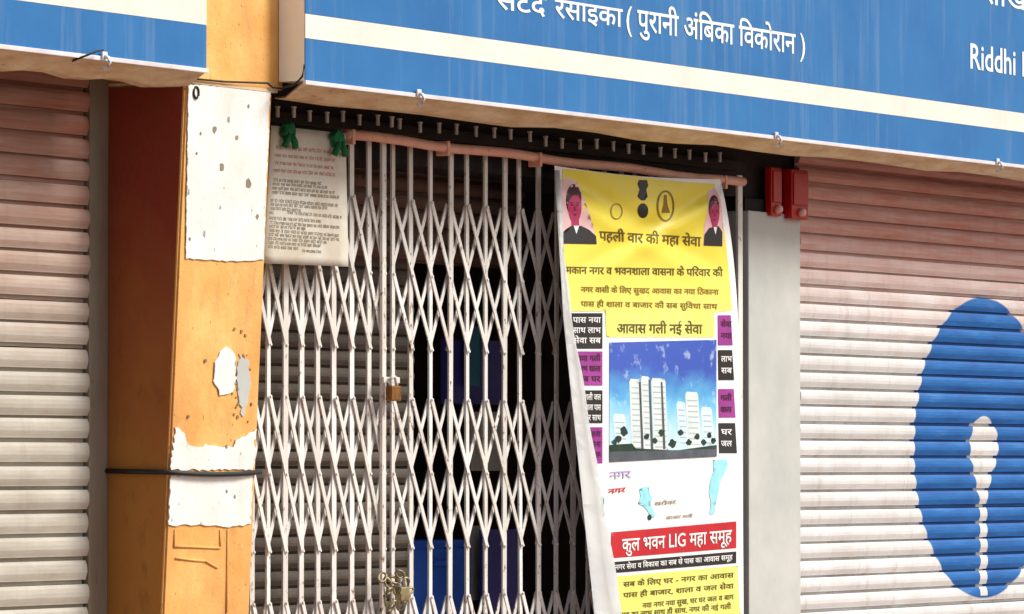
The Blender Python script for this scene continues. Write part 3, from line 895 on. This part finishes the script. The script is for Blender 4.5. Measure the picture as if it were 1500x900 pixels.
ol = [(edge_l(243 + 877 * j / 60) , 243 + 877 * j / 60) for j in range(60, -1, -1)]
ol += [(812 + 241 * u + .01, 243 + 20 * u + 5 * math.sin(math.pi * u)) for u in [i / 20 for i in range(1, 20)]]
ol += [(edge_r(263 + 857 * j / 60), 263 + 857 * j / 60) for j in range(61)]
poly('sheet', ol, 'white', 0.0)

def print_text(name, body, x0, y0, x1, y1, h, mt, off):
    """printed line: baseline runs from (x0, y0) to (x1, y1), letters h rows tall"""
    V, Fc = letters(body)
    xs = [v[0] for v in V]; a, b = min(xs), max(xs)
    bm = NBM(); vs = []
    for v in V:
        t = (v[0] - a) / (b - a)
        vs.append(bm.verts.new(ban(x0 + (x1 - x0) * t, y0 + (y1 - y0) * t - v[1] * h / .72) + Vector((0, -off - .0022 - .0001 * v[2], 0))))
    for f in Fc:
        if len(set(f)) > 2: bm.faces.new([vs[q] for q in f])
    return mesh_obj(name, bm, M[mt], bn)

def ell(cx, cy, rx, ry, n=20, ph=0.0): return [(cx + rx * math.cos(2 * math.pi * i / n + ph), cy + ry * math.sin(2 * math.pi * i / n + ph)) for i in range(n)]

# yellow field
yl = [(824, 248), (860, 251), (1000, 267), (1046, 270)] + [(edge_r(p) - 9, p) for p in (300, 340, 380, 420, 455)] + [(1046, 458), (1046, 494), (888, 494), (886, 456)] + [(edge_l(p) + 6, p) for p in (456, 400, 350, 300)]
poly('yellow_field', yl, 'yellow', .0004)
def portrait(pts_bg, cx, cy, rx, ry, coat, collar, dx):
    """generic bust: hair, face with brows, eyes, nose and mouth, coat and collar"""
    poly('portrait_ground', pts_bg, 'pinkprint', .0008)
    poly('portrait_hair', ell(cx - dx, cy - ry * .32, rx * 1.14, ry * .92), 'hairprint', .0012)
    poly('portrait_neck', [(cx - rx * .5, cy + ry * .6), (cx + rx * .6, cy + ry * .6), (cx + rx * .7, cy + ry * 1.5), (cx - rx * .5, cy + ry * 1.5)], 'skin', .0014)
    poly('portrait_face', ell(cx, cy, rx, ry, 24), 'skin', .0016)
    poly('portrait_fringe', [(cx - rx, cy - ry * .2), (cx - rx * .9, cy - ry * .75), (cx, cy - ry * 1.1), (cx + rx * .9, cy - ry * .75), (cx + rx * .95, cy - ry * .3), (cx + rx * .5, cy - ry * .62), (cx - rx * .3, cy - ry * .6)], 'hairprint', .0020)
    for s_ in (-1, 1):
        poly('portrait_eye', ell(cx + s_ * rx * .42, cy - ry * .06, rx * .2, ry * .05, 8), 'hairprint', .0020)
        poly('portrait_brow', [(cx + s_ * rx * .2, cy - ry * .2), (cx + s_ * rx * .7, cy - ry * .22), (cx + s_ * rx * .7, cy - ry * .17), (cx + s_ * rx * .2, cy - ry * .15)], 'hairprint', .0020)
    poly('portrait_nose', [(cx - rx * .05, cy - ry * .05), (cx + rx * .2, cy + ry * .26), (cx - rx * .15, cy + ry * .27)], 'face_shadow', .0020)
    poly('portrait_mouth', [(cx - rx * .35, cy + ry * .48), (cx, cy + ry * .45), (cx + rx * .35, cy + ry * .48), (cx, cy + ry * .56)], 'hairprint', .0020)
    poly('portrait_coat', coat, 'ink', .0022)
    poly('portrait_collar', collar, 'white', .0026)
portrait([(818, 264), (832, 260), (846, 268), (858, 300), (868, 330), (874, 357), (820, 358)], 841, 302, 10, 26,
         [(820, 357), (820, 345), (828, 336), (836, 331), (850, 331), (862, 337), (872, 346), (873, 358)],
         [(839, 331), (847, 331), (843, 343)], 1.5)
portrait([(1036, 279), (1046, 275), (1055, 292), (1059, 330), (1058, 360), (1029, 360), (1031, 330), (1036, 310)], 1046, 312, 7, 21,
         [(1030, 360), (1031, 344), (1038, 334), (1052, 332), (1057, 340), (1057, 361)],
         [(1044, 333), (1049, 333), (1047, 344)], 1)
poly('crest', [(935, 264), (947, 264), (949, 272), (946, 278), (948, 288), (944, 294), (938, 294), (933, 288), (936, 278), (933, 270)], 'ink', .0010)
poly('crest', ell(941, 309, 8, 11), 'ink', .0010)
def ring(name, cx, cy, rx, ry, wd, mt, off):
    bm = NBM(); n = 30; a, b = [], []; off += .0018
    for i in range(n):
        t = 2 * math.pi * i / n
        a.append(bm.verts.new(ban(cx + rx * math.cos(t), cy + ry * math.sin(t)) + Vector((0, -off, 0))))
        b.append(bm.verts.new(ban(cx + (rx - wd) * math.cos(t), cy + (ry - wd) * math.sin(t)) + Vector((0, -off, 0))))
    for i in range(n):
        j = (i + 1) % n; bm.faces.new((a[i], a[j], b[j], b[i]))
    mesh_obj(name, bm, M[mt], bn)
ring('round_mark', 974, 302, 13, 23, 2.5, 'gold', .0014)
poly('round_mark', [(972, 286), (976, 286), (977, 300), (981, 312), (968, 312), (971, 300)], 'gold', .0012)
ring('small_mark', 902, 310, 9, 12, 1.6, 'gold', .0014)
print_text('headline_print', 'पहली वार की महा सेवा', 877, 352, 1026, 361, 15, 'olive_ink', .0012)
print_text('bold_print', 'मकान नगर व भवनशाला वासना के परिवार की', 828, 401, 1058, 405, 11.5, 'olive_ink', .0012)
print_text('small_print', 'नगर वासी के लिए सुखद आवास का नया ठिकाना', 850, 428, 1052, 432, 8.5, 'gold', .0012)
print_text('small_print', 'पास ही शाला व बाजार की सब सुविधा साथ', 850, 449, 1050, 453, 8.5, 'gold', .0012)
print_text('title_print', 'आवास गली नई सेवा', 903, 488, 1028, 489, 15, 'olive_ink', .0012)
# side boxes
WORDS = ['पास', 'साथ', 'सेवा', 'नया', 'लाभ', 'सब', 'गली', 'शाला', 'घर', 'जल']
wi = 0
for (x0, y0, y1, mt) in ((828, 459, 511, 'ink'), (835, 515, 565, 'purple'), (846, 572, 620, 'ink'), (855, 626, 679, 'purple')):
    sl = (y1 - y0) * .19
    poly('side_box', [(x0, y0), (882, y0), (882, y1), (x0 + sl, y1)], mt, .0005)
    for q in range(3):
        yy = y0 + 14 + q * 15
        if yy < y1: print_text('box_print', WORDS[wi % 10] + ' ' + WORDS[(wi + 3) % 10], x0 + 10, yy, 879, yy, 9, 'white' if mt == 'ink' else 'hairprint', .0012); wi += 1
for (y0, y1, mt) in ((462, 506, 'purple'), (513, 557, 'ink'), (570, 612, 'purple'), (620, 664, 'ink')):
    poly('side_box', [(1051 + (y0 - 462) * .006, y0), (1070 + (y0 - 462) * .04, y0), (1071 + (y1 - 462) * .04, y1), (1051 + (y1 - 462) * .01, y1)], mt, .0005)
    for q in range(2):
        yy = y0 + 17 + q * 17
        if yy < y1: print_text('box_print', WORDS[wi % 10], 1055, yy, 1071, yy, 9, 'white' if mt == 'ink' else 'hairprint', .0012); wi += 1
# picture of tower blocks under a blue sky
poly('picture_sky', [(892, 502), (1049, 498), (1049, 660), (1049, 668), (892, 676)], 'skyprint', .0005)
for (x0, x1, yt, yb_, mt) in ((990, 1003, 588, 655, 'cloud'), (1003, 1022, 574, 657, 'tower'), (1026, 1042, 596, 655, 'cloud'), (897, 915, 606, 655, 'cloud'), (921, 936, 555, 663, 'tower'), (938, 951, 551, 664, 'tower'), (953, 974, 554, 662, 'tower')):
    poly('picture_tower', [(x0, yt + 5), (x0 + 2, yt), (x1 - 2, yt + 1), (x1, yt + 5), (x1 + 4, yb_ - 2), (x0 + 4, yb_)], mt, .0009)
    nf = int((yb_ - yt) / 8)
    for q in range(1, nf):
        y_ = yt + 4 + q * 8; o_ = 4 * q / nf
        poly('picture_storey', [(x0 + 2.5 + o_, y_), (x1 - 1.5 + o_, y_ + .5), (x1 - 1.5 + o_, y_ + 2.2), (x0 + 2.5 + o_, y_ + 1.7)], 'storey', .0013)
for (x0, yt) in ((935, 560), (949, 556), (967, 560)):
    poly('picture_shade', [(x0, yt), (x0 + 2.5, yt), (x0 + 7, 658), (x0 + 3.5, 658)], 'shadeprint', .0016)
poly('picture_lawn', [(892, 652), (925, 650), (930, 657), (990, 660), (1049, 652), (1049, 664), (892, 668)], 'leafprint', .0018)
poly('picture_road', [(892, 662), (1049, 658), (1049, 669), (892, 677)], 'shadeprint', .0020)
for (cx, cy, r) in ((913, 632, 6), (905, 643, 5), (899, 648, 4), (946, 640, 4), (958, 646, 4), (968, 634, 5), (984, 650, 6), (996, 634, 4), (1008, 648, 4), (1020, 640, 4), (1030, 648, 4), (1038, 638, 4), (1044, 646, 4)):
    poly('picture_tree', [(cx + r * random.uniform(.65, 1.2) * math.cos(a), cy + r * random.uniform(.75, 1.35) * math.sin(a)) for a in [q * math.pi / 6 for q in range(12)]], 'leafprint', .0022)
# map panel
poly('map_river', [(1044, 674), (1064, 673), (1066, 680), (1060, 694), (1055, 706), (1052, 722), (1048, 738), (1046, 753), (1039, 754), (1041, 736), (1038, 722), (1040, 704), (1045, 690)], 'teal', .0005)
poly('map_lake', [(936, 717), (943, 713), (950, 714), (951, 722), (955, 730), (952, 738), (956, 746), (959, 757), (954, 759), (947, 747), (942, 742), (934, 738), (938, 728)], 'teal', .0005)
print_text('map_print', 'नगर', 892, 702, 924, 700, 12, 'lilac', .0010)
print_text('map_red_print', 'नगर', 890, 724, 916, 721, 8, 'crimson', .0010)
print_text('map_small_print', 'सरोवर', 958, 741, 990, 738, 6, 'faint', .0010)
print_text('map_small_print', 'बाजार गली', 975, 761, 1014, 758, 5, 'faint', .0010)
poly('map_mark', ell(879, 735, 6, 8, 12), 'greenmark', .0008)
poly('map_mark', ell(951, 758, 3, 4.5, 10), 'leafprint', .0010)
# red band and black band
poly('red_band', [(895, 780), (1078, 764), (1078, 803), (894, 818)], 'crimson', .0005)
print_text('band_print', 'कुल भवन LIG महा समूह', 910, 808, 1071, 794, 20, 'white', .0012)
poly('black_band', [(893, 824), (1078, 808), (1078, 825), (894, 840)], 'ink', .0005)
print_text('band_print', 'नगर सेवा व विकास का सब से पास का आवास समूह', 900, 835, 1072, 820, 8, 'white', .0012)
poly('yellow_field', [(900, 845), (1080, 829), (1084, 900), (1085, 1110), (930, 1110), (904, 900)], 'yellow', .0005)
for (x0, y0, x1, y1, t_) in ((912, 860, 1074, 846, 'सब के लिए घर - नगर का आवास'), (912, 876, 1074, 862, 'पास ही बाजार, शाला व जल सेवा'), (940, 891, 1074, 878, 'नया नगर नया सुख, घर घर जल व बाग'), (908, 905, 1070, 892, 'सब का लाभ साथ ही साथ, नगर की नई गली')):
    print_text('small_print', t_, x0, y0, x1, y1, 8, 'olive_ink', .0012)
# loose left edge turned over to its blank back
bm = NBM(); n = 44; A, B, C_ = [], [], []
for j in range(n + 1):
    py = 250 + (1110 - 250) * j / n
    l = edge_l(py) - 1
    wd = 5 + max(0, py - 380) * .066
    p0 = ban(l, py); p1 = ban(l + wd, py)
    A.append(bm.verts.new(p0 + Vector((0, -.002, 0))))
    B.append(bm.verts.new((p0 + p1) / 2 + Vector((0, -.014 - .004 * math.sin(j * .6), 0))))
    C_.append(bm.verts.new(p1 + Vector((0, -.008 - .003 * math.sin(j * .9), 0))))
for j in range(n):
    bm.faces.new((A[j], A[j + 1], B[j + 1], B[j])); bm.faces.new((B[j], B[j + 1], C_[j + 1], C_[j]))
r = bmesh.ops.solidify(bm, geom=bm.faces[:], thickness=.0012)
mesh_obj('turned_edge', bm, M['white'], bn, True)

# ================================================================ red boxes on the pier
def redbox(px0, px1, py0, py1, y, label):
    a, b = P(px0, py1, y), P(px1, py0, y)
    t = thing('switch_box', label, 'switch box', ((a.x + b.x) / 2, y, a.z), 'red boxes over the grey pier')
    bm = NBM(); box(bm, (a.x, y, a.z), (b.x, -.002, b.z), .005); mesh_obj('case', bm, M['red'], t)
    bm = NBM(); box(bm, (a.x + .008, y - .006, a.z + .05), (b.x - .008, y - .0005, b.z - .012), .003); mesh_obj('cover', bm, M['red'], t)
    bm = NBM()
    r = bmesh.ops.create_cone(bm, cap_ends=True, segments=14, radius1=.017, radius2=.013, depth=.02)
    bmesh.ops.rotate(bm, verts=r['verts'], cent=(0, 0, 0), matrix=Matrix.Rotation(R(90), 3, 'X'))
    bmesh.ops.translate(bm, verts=r['verts'], vec=((a.x + b.x) / 2, y - .0105, a.z + .025))
    mesh_obj('knob', bm, M['knob'], t, True)
redbox(1130, 1145, 246, 316, -.03, 'dark red switch box over the grey pier on the side nearer the banner')
redbox(1160, 1184, 250, 320, -.045, 'bright red switch box touching the top corner of the emblem shutter')
print('objects', len(bpy.data.objects))
